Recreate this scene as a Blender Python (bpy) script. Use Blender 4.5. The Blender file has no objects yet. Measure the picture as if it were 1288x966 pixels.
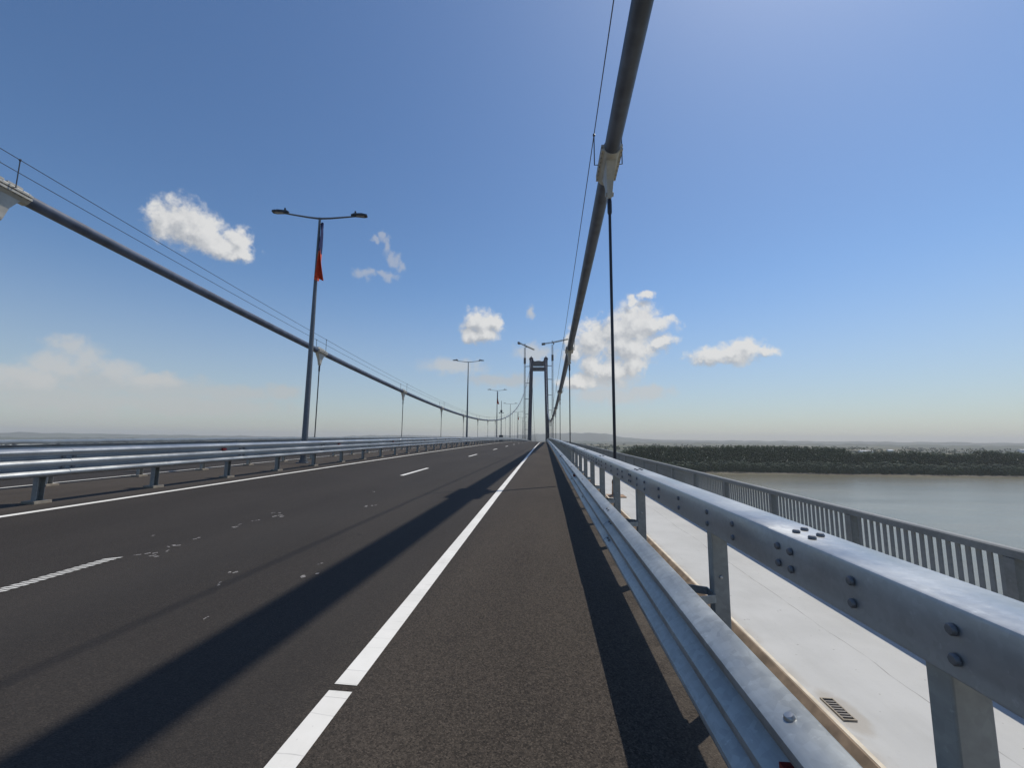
import bpy, bmesh, math, random
from mathutils import Vector, Matrix
random.seed(7)
R = math.radians
scene = bpy.context.scene
COL = scene.collection

# ------------------------------------------------------------------ frame of the bridge
CAM_H = 1.540
G, IR, CR = 0.01234, 1.0652e-4, 0.02574          # grade, vertical curvature, cross fall of the deck
XR, XL = 2.4256, -22.832                          # the two cable planes
XC = (XR + XL) / 2
CZ, CDM, CC = 8.066, 120.76, 3.462e-4             # lowest cable height, midspan, parabola
D1, HS = 15.357, 26.4                             # first hanger, hanger spacing
YT = 736.8                                        # tower
WATER = -47.0
SUN = Vector((0.368, 0.37, 1.0)).normalized()

def LP(y):
    if y <= 700: return G*y - y*y*IR/2
    return G*700 - 700*700*IR/2 + (y-700)*(G - 700*IR)
def crown(x): return -CR*x if x > XC else CR*(x - 2*XC)
def road_z(x, y): return LP(y) + crown(x)
def cable_z(y):
    if y <= YT: return CZ + CC*(y-CDM)**2
    top = CZ + CC*(YT-CDM)**2
    t = (y-YT)/430.0
    return top + (LP(y)+2-top)*t - 60*t*(1-t)

def stations(a, b):
    ys, y = [], a
    while y < b:
        ys.append(y)
        y += 0.5 if y < 12 else (1.5 if y < 60 else (4 if y < 200 else 12))
    ys.append(b)
    return ys

# ------------------------------------------------------------------ materials
def new_mat(name):
    m = bpy.data.materials.new(name); m.use_nodes = True
    nt = m.node_tree; nt.nodes.clear()
    o = nt.nodes.new('ShaderNodeOutputMaterial')
    b = nt.nodes.new('ShaderNodeBsdfPrincipled')
    nt.links.new(b.outputs[0], o.inputs['Surface'])
    return m, nt, b
class N:
    """small node-graph writer"""
    def __init__(s, nt): s.nt = nt
    def _in(s, node, i, v):
        if v is None: return
        if isinstance(v, bpy.types.NodeSocket): s.nt.links.new(v, node.inputs[i])
        else: node.inputs[i].default_value = v
    def coord(s, kind='Object'): return s.nt.nodes.new('ShaderNodeTexCoord').outputs[kind]
    def math(s, op, a, b=None, c=None, clamp=False):
        n = s.nt.nodes.new('ShaderNodeMath'); n.operation = op; n.use_clamp = clamp
        for i, v in enumerate((a, b, c)): s._in(n, i, v)
        return n.outputs[0]
    def vmath(s, op, a, b=None, c=None, out=0):
        n = s.nt.nodes.new('ShaderNodeVectorMath'); n.operation = op
        for i, v in enumerate((a, b, c)): s._in(n, i, v)
        return n.outputs['Value'] if out else n.outputs[0]
    def noise(s, vec, scale, detail=3, rough=0.55, color=False, dist=0.0):
        n = s.nt.nodes.new('ShaderNodeTexNoise')
        s._in(n, 'Vector', vec); n.inputs['Scale'].default_value = scale
        n.inputs['Detail'].default_value = detail; n.inputs['Roughness'].default_value = rough
        n.inputs['Distortion'].default_value = dist
        return n.outputs['Color' if color else 'Fac']
    def voro(s, vec, scale, out='Color', feature='F1'):
        n = s.nt.nodes.new('ShaderNodeTexVoronoi'); n.feature = feature
        s._in(n, 'Vector', vec); n.inputs['Scale'].default_value = scale
        return n.outputs[out]
    def ramp(s, f, a0, a1, b0=0.0, b1=1.0, smooth=True):
        n = s.nt.nodes.new('ShaderNodeMapRange'); n.interpolation_type = 'SMOOTHSTEP' if smooth else 'LINEAR'
        s._in(n, 0, f)
        for i, v in ((1, a0), (2, a1), (3, b0), (4, b1)): n.inputs[i].default_value = v
        return n.outputs[0]
    def mix(s, f, a, b):
        n = s.nt.nodes.new('ShaderNodeMix'); n.data_type = 'RGBA'
        s._in(n, 0, f); 
        for i, v in ((6, a), (7, b)):
            s._in(n, i, v if isinstance(v, bpy.types.NodeSocket) else (*v, 1.0) if len(v) == 3 else v)
        return n.outputs[2]
    def sep(s, v):
        n = s.nt.nodes.new('ShaderNodeSeparateXYZ'); s._in(n, 0, v); return n.outputs
    def comb(s, x, y, z):
        n = s.nt.nodes.new('ShaderNodeCombineXYZ')
        for i, v in enumerate((x, y, z)): s._in(n, i, v)
        return n.outputs[0]
    def bump(s, h, strength, dist=0.01):
        n = s.nt.nodes.new('ShaderNodeBump'); s._in(n, 'Height', h)
        n.inputs['Strength'].default_value = strength; n.inputs['Distance'].default_value = dist
        return n.outputs[0]

def mat_plain(name, c, rough=0.5, metal=0.0, var=0.15, scale=6.0):
    m, nt, b = new_mat(name); g = N(nt); co = g.coord()
    f = g.noise(co, scale, 4)
    d = [max(0, x*(1-var)) for x in c]; l = [min(1, x*(1+var)) for x in c]
    nt.links.new(g.mix(g.ramp(f, .3, .7), d, l), b.inputs['Base Color'])
    b.inputs['Roughness'].default_value = rough; b.inputs['Metallic'].default_value = metal
    return m
def mat_galv(name, c=(0.405, 0.43, 0.45), rough=0.34, metal=0.62, spangle=55.0, dirt=0.22):
    m, nt, b = new_mat(name); g = N(nt); co = g.coord()
    sp = g.sep(g.voro(co, spangle))[0]
    cl = g.noise(co, 1.7, 5, .6)
    st = g.noise(g.vmath('MULTIPLY', co, (14, .5, 14)), 1.0, 4, .6)
    sc = g.noise(co, 24, 5, .7)
    f = g.math('ADD', g.math('MULTIPLY', sp, .10), g.math('ADD', g.math('MULTIPLY', cl, .55), g.math('MULTIPLY', st, .40)))
    base = g.mix(g.ramp(f, .3, .8), [x*(1-dirt) for x in c], [min(1, x*1.12) for x in c])
    base = g.mix(g.math('MULTIPLY', g.ramp(sc, .60, .72), .35), base, [min(1, x*1.6) for x in c])
    nt.links.new(base, b.inputs['Base Color'])
    nt.links.new(g.ramp(g.math('ADD', cl, g.math('MULTIPLY', sc, .3)), .4, .95, rough-.06, rough+.16), b.inputs['Roughness'])
    b.inputs['Metallic'].default_value = metal
    nt.links.new(g.bump(sc, .04, .003), b.inputs['Normal'])
    return m

def mat_asphalt():
    m, nt, b = new_mat('asphalt'); g = N(nt); co = g.coord(); x, y, z = g.sep(co)
    fine = g.noise(co, 130, 3, .7)
    vor = g.voro(co, 120, 'Distance')
    stone = g.sep(g.voro(co, 125))[0]
    patch = g.noise(g.vmath('MULTIPLY', co, (1, .25, 1)), .8, 4, .6)
    big = g.noise(g.vmath('MULTIPLY', co, (.6, .05, 1)), 1.0, 3, .5)
    sh = g.ramp(x, -1.55, -.75)
    lane = g.mix(g.ramp(patch, .3, .7), (.030, .0262, .0232), (.039, .0342, .0298))
    edge = g.mix(g.ramp(patch, .3, .7), (.038, .0310, .0245), (.053, .0435, .0340))
    base = g.mix(sh, lane, edge)
    cs = g.math('ADD', g.math('MULTIPLY', sh, .45), .22)
    tone = g.ramp(g.sep(g.voro(co, 85))[1], 0, 1, -.5, .5, False)
    base = g.vmath('SCALE', base, None); base.node.inputs['Scale'].default_value = 1.0
    nt.links.new(g.math('ADD', 1.0, g.math('MULTIPLY', tone, g.math('ADD', g.math('MULTIPLY', sh, .55), .35))), base.node.inputs['Scale'])
    base = g.mix(g.math('MULTIPLY', g.ramp(stone, .70, .95), cs), base, (.105, .086, .068))
    base = g.mix(g.math('MULTIPLY', g.ramp(fine, .50, .30), .6), base, (.013, .011, .010))
    base = g.mix(g.math('MULTIPLY', g.ramp(big, .45, .75), .22), base, (.056, .050, .044))
    pit = g.ramp(g.noise(co, 75, 2, .5), .66, .70)
    base = g.mix(g.math('MULTIPLY', pit, g.math('ADD', cs, .2)), base, (.008, .007, .007))
    tr = g.ramp(g.math('ABSOLUTE', g.math('ADD', x, 3.75)), .55, .1)
    base = g.mix(g.math('MULTIPLY', tr, .22), base, (.030, .028, .026))
    drip = g.math('MULTIPLY', g.ramp(g.noise(co, 5, 5, .7), .64, .72), g.ramp(g.math('ABSOLUTE', g.math('ADD', x, 3.0)), 1.3, .2))
    base = g.mix(g.math('MULTIPLY', drip, .45), base, (.014, .013, .012))
    dust = g.math('MULTIPLY', g.ramp(g.math('ABSOLUTE', g.math('ADD', x, 10.4)), 2.2, 1.2), g.noise(g.vmath('MULTIPLY', co, (1.4, .5, 1)), 1, 5, .65))
    base = g.mix(g.math('MULTIPLY', dust, .6), base, (.105, .085, .066))
    dust2 = g.math('MULTIPLY', g.ramp(x, .55, 1.0), g.ramp(g.noise(co, 3, 5, .65), .35, .65))
    base = g.mix(g.math('MULTIPLY', dust2, .6), base, (.12, .10, .078))
    nt.links.new(base, b.inputs['Base Color'])
    b.inputs['Roughness'].default_value = .88
    b.inputs['Specular IOR Level'].default_value = .25
    h = g.math('ADD', g.math('MULTIPLY', fine, .6), g.math('MULTIPLY', vor, .8))
    nt.links.new(g.bump(h, .55, .006), b.inputs['Normal'])
    return m
def mat_paint():
    m, nt, b = new_mat('road_paint'); g = N(nt); co = g.coord(); x, y, z = g.sep(co)
    ph = g.math('FRACT', g.math('DIVIDE', g.math('ADD', y, g.math('MULTIPLY', g.noise(co, 3, 2), .05)), .145))
    crack = g.math('MULTIPLY', g.ramp(ph, .06, .02), g.ramp(g.noise(co, 5, 2), .35, .6))
    wear = g.ramp(g.noise(co, 40, 5, .7), .62, .75)
    c = g.mix(g.ramp(g.noise(co, 2, 4), .3, .7), (.70, .685, .63), (.80, .785, .73))
    c = g.mix(g.math('MULTIPLY', crack, .45), c, (.25, .24, .23))
    c = g.mix(g.math('MULTIPLY', wear, .45), c, (.30, .29, .27))
    c = g.mix(g.math('MULTIPLY', g.ramp(g.noise(g.vmath('MULTIPLY', co, (3, .6, 1)), 1, 6, .7), .5, .72), .32), c, (.42, .40, .36))
    nt.links.new(c, b.inputs['Base Color']); b.inputs['Roughness'].default_value = .7
    return m
def mat_walkway():
    m, nt, b = new_mat('walkway_coating'); g = N(nt); co = g.coord(); x, y, z = g.sep(co)
    n1 = g.noise(co, 1.1, 5, .6); n2 = g.noise(co, 30, 3)
    c = g.mix(g.ramp(n1, .3, .7), (.455, .46, .445), (.515, .52, .505))
    c = g.mix(g.math('MULTIPLY', g.ramp(n2, .58, .75), .15), c, (.36, .35, .33))
    wob = g.math('MULTIPLY', g.math('SUBTRACT', g.noise(g.vmath('MULTIPLY', co, (0, 1, 0)), .45, 4), .5), .22)
    seam = g.math('MULTIPLY', g.ramp(g.math('ABSOLUTE', g.math('ADD', g.math('SUBTRACT', x, 3.04), wob)), .008, .002),
                  g.ramp(g.noise(co, 2.5, 2), .35, .55, .15, .7))
    c = g.mix(seam, c, (.16, .15, .14))
    edge = g.math('MULTIPLY', g.ramp(x, 2.28, 2.06), g.ramp(g.noise(co, 3.0, 5, .65), .38, .62))
    c = g.mix(g.math('MULTIPLY', edge, .65), c, (.30, .235, .16))
    gr = g.vmath('LENGTH', g.vmath('MULTIPLY', g.vmath('SUBTRACT', co, (2.27, 3.77, -.5)), (8.5, 3.6, 0)), out=1)
    c = g.mix(g.math('MULTIPLY', g.ramp(g.math('ADD', gr, g.math('MULTIPLY', g.noise(co, 9, 4), .8)), 1.6, 1.1), .45), c, (.32, .27, .20))
    tk = g.ramp(g.noise(g.vmath('MULTIPLY', co, (2.2, .35, 1)), 1, 6, .7), .48, .70)
    c = g.mix(g.math('MULTIPLY', tk, .16), c, (.31, .305, .285))
    sp = g.ramp(g.noise(co, 16, 2, .5), .72, .76)
    c = g.mix(g.math('MULTIPLY', sp, .6), c, (.15, .14, .12))
    nt.links.new(c, b.inputs['Base Color']); b.inputs['Roughness'].default_value = .8
    nt.links.new(g.bump(n2, .15, .004), b.inputs['Normal'])
    return m
def mat_water():
    m, nt, b = new_mat('river_water'); g = N(nt); co = g.coord(); x, y, z = g.sep(co)
    big = g.noise(g.vmath('MULTIPLY', co, (.004, .012, 0)), 1, 4, .6)
    nt.links.new(g.mix(g.ramp(big, .35, .65), (.19, .175, .12), (.25, .228, .16)), b.inputs['Base Color'])
    b.inputs['Roughness'].default_value = .20; b.inputs['IOR'].default_value = 1.33
    h = g.math('ADD', g.noise(g.vmath('MULTIPLY', co, (.35, .7, 0)), 1, 4, .6), g.math('MULTIPLY', g.noise(co, 1.6, 3), .35))
    lanes = g.noise(g.vmath('MULTIPLY', co, (.003, .03, 0)), 1, 5, .65)
    h2 = g.math('MULTIPLY', h, g.ramp(lanes, .35, .65, .35, 1.25))
    nt.links.new(g.bump(h2, .22, .4), b.inputs['Normal'])
    return m
def mat_land():
    m, nt, b = new_mat('farmland'); g = N(nt); co = g.coord()
    w = g.vmath('ADD', co, g.vmath('SCALE', g.noise(co, .002, 3, color=True), None))
    fld = g.voro(g.vmath('MULTIPLY', co, (.0022, .0013, 0)), 1.0)
    a = g.sep(fld)[0]; bb = g.sep(fld)[1]
    c = g.mix(a, (.045, .066, .026), (.115, .105, .05))
    c = g.mix(g.ramp(bb, .55, .7), c, (.19, .16, .085))
    woods = g.ramp(g.noise(g.vmath('MULTIPLY', co, (.0006, .0014, 0)), 1, 5, .6), .50, .56)
    c = g.mix(woods, c, (.020, .032, .016))
    c = g.mix(g.math('MULTIPLY', g.noise(co, .03, 4), .35), c, (.03, .04, .02))
    nt.links.new(c, b.inputs['Base Color']); b.inputs['Roughness'].default_value = .95
    return m
def mat_leaf(name, a, c):
    m, nt, b = new_mat(name); g = N(nt); co = g.coord()
    f = g.math('ADD', g.math('MULTIPLY', g.noise(co, .06, 3), .6), g.math('MULTIPLY', g.noise(co, .7, 3), .5))
    nt.links.new(g.mix(g.ramp(f, .35, .75), a, c), b.inputs['Base Color'])
    b.inputs['Roughness'].default_value = .75
    return m

M = {}
M['asphalt'] = mat_asphalt(); M['paint'] = mat_paint(); M['walk'] = mat_walkway()
M['water'] = mat_water(); M['land'] = mat_land()
M['galv'] = mat_galv('galvanised_steel')
M['galv_old'] = mat_galv('weathered_galvanised_steel', (.42, .455, .47), .42, .55, 32.0, .42)
M['post'] = mat_galv('galvanised_post', (.40, .405, .385), .5, .3, 40.0, .3)
M['fence'] = mat_galv('fence_steel', (.25, .26, .255), .55, .2, 40.0, .3)
M['bolt'] = mat_plain('bolt_steel', (.19, .195, .205), .5, .55)
M['bolt_light'] = mat_plain('zinc_bolt', (.45, .46, .47), .35, .85)
M['red'] = mat_plain('red_reflector', (.18, .012, .018), .3)
M['cable'] = mat_plain('cable_wrap', (.085, .105, .150), .5, 0.0, .25, 1.2)
M['clamp'] = mat_plain('clamp_paint', (.46, .445, .40), .55, 0.0, .12, 3)
M['rope'] = mat_plain('dark_steel_rope', (.06, .065, .08), .5, .3)
M['hanger'] = mat_plain('hanger_sheath', (.018, .020, .030), .35, 0, .2)
M['anchor'] = mat_plain('tan_primer', (.30, .20, .13), .7, 0, .3, 8)
M['kerb'] = mat_plain('dusty_kerb', (.30, .225, .155), .85, 0, .3, 5)
M['kerb_cap'] = mat_plain('cream_kerb_cap', (.62, .55, .43), .8, 0, .15, 7)
M['ledge'] = mat_plain('dark_ledge_steel', (.09, .075, .06), .8, 0, .3, 3)
M['girder'] = mat_plain('grey_girder', (.30, .32, .33), .6)
M['tower'] = mat_plain('tower_concrete', (.030, .038, .068), .8, 0, .12, .15)
M['tower_steel'] = mat_plain('tower_crossbeam', (.07, .075, .09), .7, 0, .15, .2)
M['crane'] = mat_plain('crane_lattice_paint', (.16, .18, .20), .6, .1, .2)
M['crane_dark'] = mat_plain('crane_dark', (.05, .055, .07), .6)
M['crane_jib'] = mat_plain('crane_jib_paint', (.23, .22, .17), .6)
M['lamp'] = mat_galv('lamp_pole_steel', (.20, .215, .235), .5, .6, 30.0, .35)
M['lamp_dark'] = mat_plain('luminaire_grey', (.06, .065, .075), .45, .2)
M['lens'] = mat_plain('lamp_glass', (.30, .31, .32), .2)
M['concrete'] = mat_plain('pale_concrete', (.32, .28, .22), .85, 0, .2, 9)
M['blue'] = mat_plain('flag_blue', (.008, .02, .11), .8)
M['yellow'] = mat_plain('flag_yellow', (.55, .42, .12), .8)
M['redcloth'] = mat_plain('flag_red', (.80, .12, .05), .8)
M['grate'] = mat_plain('grate_iron', (.16, .15, .14), .6, .5)
M['black'] = mat_plain('dark_void', (.008, .008, .008), .9)
M['poplar'] = mat_leaf('poplar_leaves', (.019, .040, .015), (.036, .066, .022))
M['willow'] = mat_leaf('willow_leaves', (.024, .044, .021), (.050, .076, .036))
M['sand'] = mat_plain('bank_sand', (.115, .105, .080), .95, 0, .35, .03)
M['whitewall'] = mat_plain('white_wall', (.78, .78, .76), .8)
M['roof'] = mat_plain('pale_roof', (.55, .55, .55), .7)
M['hill'] = mat_plain('hill_slope', (.050, .062, .034), .95, 0, .35, .0012)

# ------------------------------------------------------------------ mesh helper
class MB:
    def __init__(s): s.v, s.f, s.m = [], [], []
    def add(s, vs, fs, mi=0):
        b = len(s.v); s.v += [tuple(v) for v in vs]
        s.f += [tuple(b+i for i in f) for f in fs]; s.m += [mi]*len(fs)
    def box(s, x0, x1, y0, y1, z0, z1, mi=0):
        s.add([(x0,y0,z0),(x1,y0,z0),(x1,y1,z0),(x0,y1,z0),(x0,y0,z1),(x1,y0,z1),(x1,y1,z1),(x0,y1,z1)],
              [(0,3,2,1),(4,5,6,7),(0,1,5,4),(1,2,6,5),(2,3,7,6),(3,0,4,7)], mi)
    def tube(s, pts, rad, n=10, mi=0, cap=True):
        pts = [Vector(p) for p in pts]; rs = rad if isinstance(rad, (list, tuple)) else [rad]*len(pts)
        rings, prev = [], None
        for i, p in enumerate(pts):
            t = (pts[min(i+1, len(pts)-1)] - pts[max(i-1, 0)]).normalized()
            ref = Vector((1,0,0)) if abs(t.x) < .9 else Vector((0,0,1))
            u = t.cross(ref).normalized(); w = t.cross(u)
            rings.append([p + (u*math.cos(2*math.pi*k/n) + w*math.sin(2*math.pi*k/n))*rs[i] for k in range(n)])
        vs = [v for r in rings for v in r]; fs = []
        for i in range(len(pts)-1):
            for k in range(n):
                a, b_ = i*n+k, i*n+(k+1) % n
                fs.append((a, b_, b_+n, a+n))
        if cap:
            fs.append(tuple(range(n-1, -1, -1))); fs.append(tuple((len(pts)-1)*n+k for k in range(n)))
        s.add(vs, fs, mi)
    def sweep(s, prof, ys, zf, closed=True, mi=0, off=None, cap=True):
        n = len(prof); vs, fs = [], []
        for i, y in enumerate(ys):
            dx, dz, sc = off[i] if off else (0, 0, 1)
            z0 = zf(y)
            for (x, z) in prof: vs.append((x+dx, y, z0+z+dz))
        for i in range(len(ys)-1):
            for k in range(n if closed else n-1):
                a, b_ = i*n+k, i*n+(k+1) % n
                fs.append((a, b_, b_+n, a+n))
        if closed and cap:
            fs.append(tuple(range(n-1, -1, -1))); fs.append(tuple((len(ys)-1)*n+k for k in range(n)))
        s.add(vs, fs, mi)
    def dome(s, p, axis, r, h, n=8, mi=0):
        p, a = Vector(p), Vector(axis).normalized()
        u = a.cross(Vector((0,0,1)) if abs(a.z) < .9 else Vector((1,0,0))).normalized(); w = a.cross(u)
        vs, fs = [], []
        for (rr, hh) in ((1, 0), (1, .45), (.75, .85)):
            vs += [p + (u*math.cos(2*math.pi*k/n)+w*math.sin(2*math.pi*k/n))*r*rr + a*h*hh for k in range(n)]
        vs.append(p + a*h)
        for j in range(2):
            for k in range(n): fs.append((j*n+k, j*n+(k+1) % n, (j+1)*n+(k+1) % n, (j+1)*n+k))
        for k in range(n): fs.append((2*n+k, 2*n+(k+1) % n, 3*n))
        s.add(vs, fs, mi)
    def plate(s, poly, t, axis='x', c=0.0, mi=0):
        """a flat polygon (a,b) given thickness t along one axis, centred on c"""
        n = len(poly)
        def P(a, b_, d): return {'x': (c+d, a, b_), 'y': (a, c+d, b_), 'z': (a, b_, c+d)}[axis]
        vs = [P(a, b_, -t/2) for a, b_ in poly] + [P(a, b_, t/2) for a, b_ in poly]
        fs = [tuple(range(n)), tuple(range(2*n-1, n-1, -1))] + [(i, (i+1) % n, n+(i+1) % n, n+i) for i in range(n)]
        s.add(vs, fs, mi)
    def build(s, name, mats, parent=None, origin=None, smooth=None, weld=False):
        if not isinstance(mats, (list, tuple)): mats = [mats]
        o0 = Vector(origin) if origin is not None else (parent['_w'] if parent is not None and '_w' in parent else (0,0,0))
        o0 = Vector(o0)
        me = bpy.data.meshes.new(name)
        me.from_pydata([Vector(v)-o0 for v in s.v], [], s.f)
        for m in mats: me.materials.append(m)
        if len(mats) > 1: me.polygons.foreach_set('material_index', s.m)
        bm = bmesh.new(); bm.from_mesh(me)
        if weld: bmesh.ops.remove_doubles(bm, verts=bm.verts, dist=1e-5)
        bmesh.ops.recalc_face_normals(bm, faces=bm.faces)
        bm.to_mesh(me); bm.free()
        if smooth:
            me.polygons.foreach_set('use_smooth', [True]*len(me.polygons))
            me.set_sharp_from_angle(angle=R(smooth))
        o = bpy.data.objects.new(name, me); COL.objects.link(o)
        if parent is not None: o.parent = parent
        else: o.location = o0
        return o

def tag(o, label=None, cat=None, group=None, kind=None):
    if label: o['label'] = label
    if cat: o['category'] = cat
    if group: o['group'] = group
    if kind: o['kind'] = kind
    return o
WORLD_LOC = {}
def thing(name, label, cat, loc=(0,0,0), group=None):
    o = bpy.data.objects.new(name, None); COL.objects.link(o)
    o.empty_display_size = .2; o.location = loc; WORLD_LOC[o.name] = Vector(loc)
    return tag(o, label, cat, group)
def part(mb, name, mats, parent, smooth=None, kind=None, weld=False):
    """a part written in world coordinates, kept in its thing's local frame"""
    w = WORLD_LOC.get(parent.name, Vector((0,0,0)))
    o = mb.build(name, mats, parent, origin=w, smooth=smooth, weld=weld)
    WORLD_LOC[o.name] = w
    if kind: o['kind'] = kind
    return o
def struct(mb, name, mats, smooth=None, kind='structure'):
    o = mb.build(name, mats, None, origin=(0,0,0), smooth=smooth); o['kind'] = kind
    return o
def clone(o, parent=None, loc=None):
    c = o.copy(); COL.objects.link(c)
    if parent is not None: c.parent = parent
    if loc is not None: c.location = loc
    for ch in list(o.children): clone(ch, c)
    return c

# ------------------------------------------------------------------ carriageway
YS = stations(-40, 1160)
mb = MB()
xs = [1.22, .4, -1.2, -4.8, -8.3, XC, -12.1, -15.6, -19.2, -20.8, 2*XC-1.22]
vs = [(x, y, road_z(x, y)) for y in YS for x in xs]; nx = len(xs)
fs = [(i*nx+k, i*nx+k+1, (i+1)*nx+k+1, (i+1)*nx+k) for i in range(len(YS)-1) for k in range(nx-1)]
mb.add(vs, fs); struct(mb, 'road', M['asphalt'])

def strip(mb, x0, x1, ys, dz=.004):
    vs, fs = [], []
    for y in ys: vs += [(x0, y, road_z(x0, y)+dz), (x1, y, road_z(x1, y)+dz)]
    for i in range(len(ys)-1): fs.append((2*i, 2*i+1, 2*i+3, 2*i+2))
    mb.add(vs, fs)
mb = MB()
strip(mb, -1.262, -1.122, [-8, -4, 0, 1, 2, 2.655]); strip(mb, -1.262, -1.122, [2.72]+stations(3.5, 1000))
struct(mb, 'shoulder_line', M['paint'])
mb = MB(); strip(mb, -8.39, -8.25, stations(-8, 1000)); struct(mb, 'median_edge_line', M['paint'])
mb = MB(); strip(mb, -12.62, -12.48, stations(-8, 1000)); struct(mb, 'median_edge_line', M['paint'])
mb = MB(); strip(mb, -19.4, -19.26, stations(-8, 1000)); struct(mb, 'shoulder_line', M['paint'])
def dash_line(xc, name):
    mb = MB()
    k = 0; y1 = 4.69
    while y1 < 400:
        y0 = y1 - 3.3
        if y1 < 6:        # ribbed marking: narrow slanted bars
            y = y0
            while y < y1 - .03:
                vs = [(xc-.065, y-.05, road_z(xc, y)+.006), (xc-.065, y-.05+.040, road_z(xc, y)+.006),
                      (xc+.065, y+.05+.040, road_z(xc, y)+.006), (xc+.065, y+.05, road_z(xc, y)+.006)]
                mb.add(vs, [(0,1,2,3)]); y += .074
        else: strip(mb, xc-.065, xc+.065, [y0, (y0+y1)/2, y1])
        y1 += 13.1
    return struct(mb, name, M['paint'])
dash_line(-4.80, 'lane_line'); dash_line(-16.0, 'lane_line')
# small spilled paint flecks in the lanes
mb = MB(); rnd = random.Random(3)
for (x, y, s) in [(-4.52,7.23,.16),(-4.72,7.47,.10),(-4.58,5.27,.10),(-4.64,5.2,.05),(-3.25,4.47,.08),(-4.64,6.38,.10),(-4.66,6.55,.05),
                  (-4.64,6.86,.08),(-3.51,8.58,.13),(-3.42,8.75,.07),(-5.28,5.67,.06),(-4.67,4.83,.06),(-4.47,4.87,.10),(-4.65,5.63,.08),
                  (-3.13,4.15,.05),(-2.44,4.53,.09),(-2.51,4.9,.05),(-2.69,3.44,.03),(-4.2,10.6,.09),(-4.5,5.05,.05),(-4.6,4.95,.09)]:
    for j in range(3):
        cx, cy = x + rnd.uniform(-.6,.6)*s, y + rnd.uniform(-.8,.8)*s
        n = 7; a0 = rnd.random()*6
        pts = [(cx + math.cos(a0+k*6.283/n)*s*.28*rnd.uniform(.4,1.1), cy + math.sin(a0+k*6.283/n)*s*.42*rnd.uniform(.4,1.1)) for k in range(n)]
        mb.add([(px, py, road_z(px, py)+.003) for px, py in pts], [tuple(range(n))])
struct(mb, 'paint_flecks', mat_plain('worn_paint', (.20, .19, .18), .85, 0, .75, 45))

# ------------------------------------------------------------------ deck edges, walkways, girder
def mirror(x): return 2*XC - x
def zc(xref):
    c = crown(xref)
    return lambda y: LP(y) + c
for side in (0, 1):
    X = (lambda x: x) if side == 0 else mirror
    mb = MB()
    mb.sweep([(X(1.22), .0), (X(1.235), .0), (X(1.235), -.72), (X(1.70), -.72)], stations(-14, 1000), zc(1.2), closed=False)
    struct(mb, 'deck_ledge', M['ledge'])
    mb = MB()
    mb.sweep([(X(1.70), -.71), (X(1.995), -.405), (X(2.008), -.405), (X(2.008), -.72)], stations(-14, 1000), zc(1.2), closed=True)
    struct(mb, 'kerb', M['kerb'])
    mb = MB()
    mb.sweep([(X(2.010), -.403), (X(2.052), -.412), (X(2.06), -.72), (X(2.010), -.72)], stations(-14, 1000), zc(1.2), closed=True)
    struct(mb, 'kerb_cap', M['kerb_cap'])
    mb = MB()
    mb.sweep([(X(2.06), -.515), (X(4.14), -.515), (X(4.14), -.75), (X(2.06), -.75)], stations(-14, 1000), zc(1.2), closed=True)
    struct(mb, 'walkway', M['walk'])
mb = MB()
mb.sweep([(4.3, -.76), (4.3, -1.2), (-1.5, -3.6), (mirror(-1.5), -3.6), (mirror(4.3), -1.2), (mirror(4.3), -.76)], stations(-14, 1000), LP)
struct(mb, 'bridge_girder', M['girder'])

# ------------------------------------------------------------------ guardrails
def thrie(xb, s, top):
    """three-wave rail section: back plane xb, bulging by s*0.107, top height"""
    p = [(0, 0), (.030, -.006), (.088, -.030), (.104, -.044), (.107, -.060), (.102, -.078), (.086, -.094), (.040, -.122), (.022, -.136),
         (.022, -.146), (.044, -.160), (.088, -.190), (.104, -.206), (.107, -.222), (.104, -.238), (.086, -.256), (.040, -.284), (.022, -.298),
         (.022, -.306), (.044, -.320), (.088, -.350), (.104, -.366), (.107, -.380), (.102, -.396), (.085, -.412), (.012, -.432)]
    out = [(xb + s*a, top + b_) for a, b_ in p]
    inn = [(xb + s*(a-.005), top + b_ - .002) for a, b_ in reversed(p)]
    return out + inn
def lap_stations(a, b, laps):
    base = [y for y in stations(a, b) if all(abs(y-l) > .03 for l in laps)]
    return sorted(base + [l-.004 for l in laps] + [l+.004 for l in laps])
def lap_off(ys, laps, dx, dz):
    out = []
    for y in ys:
        n = sum(1 for l in laps if l < y)
        out.append((dx*(n % 2), dz*(n % 2), 1))
    return out

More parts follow.
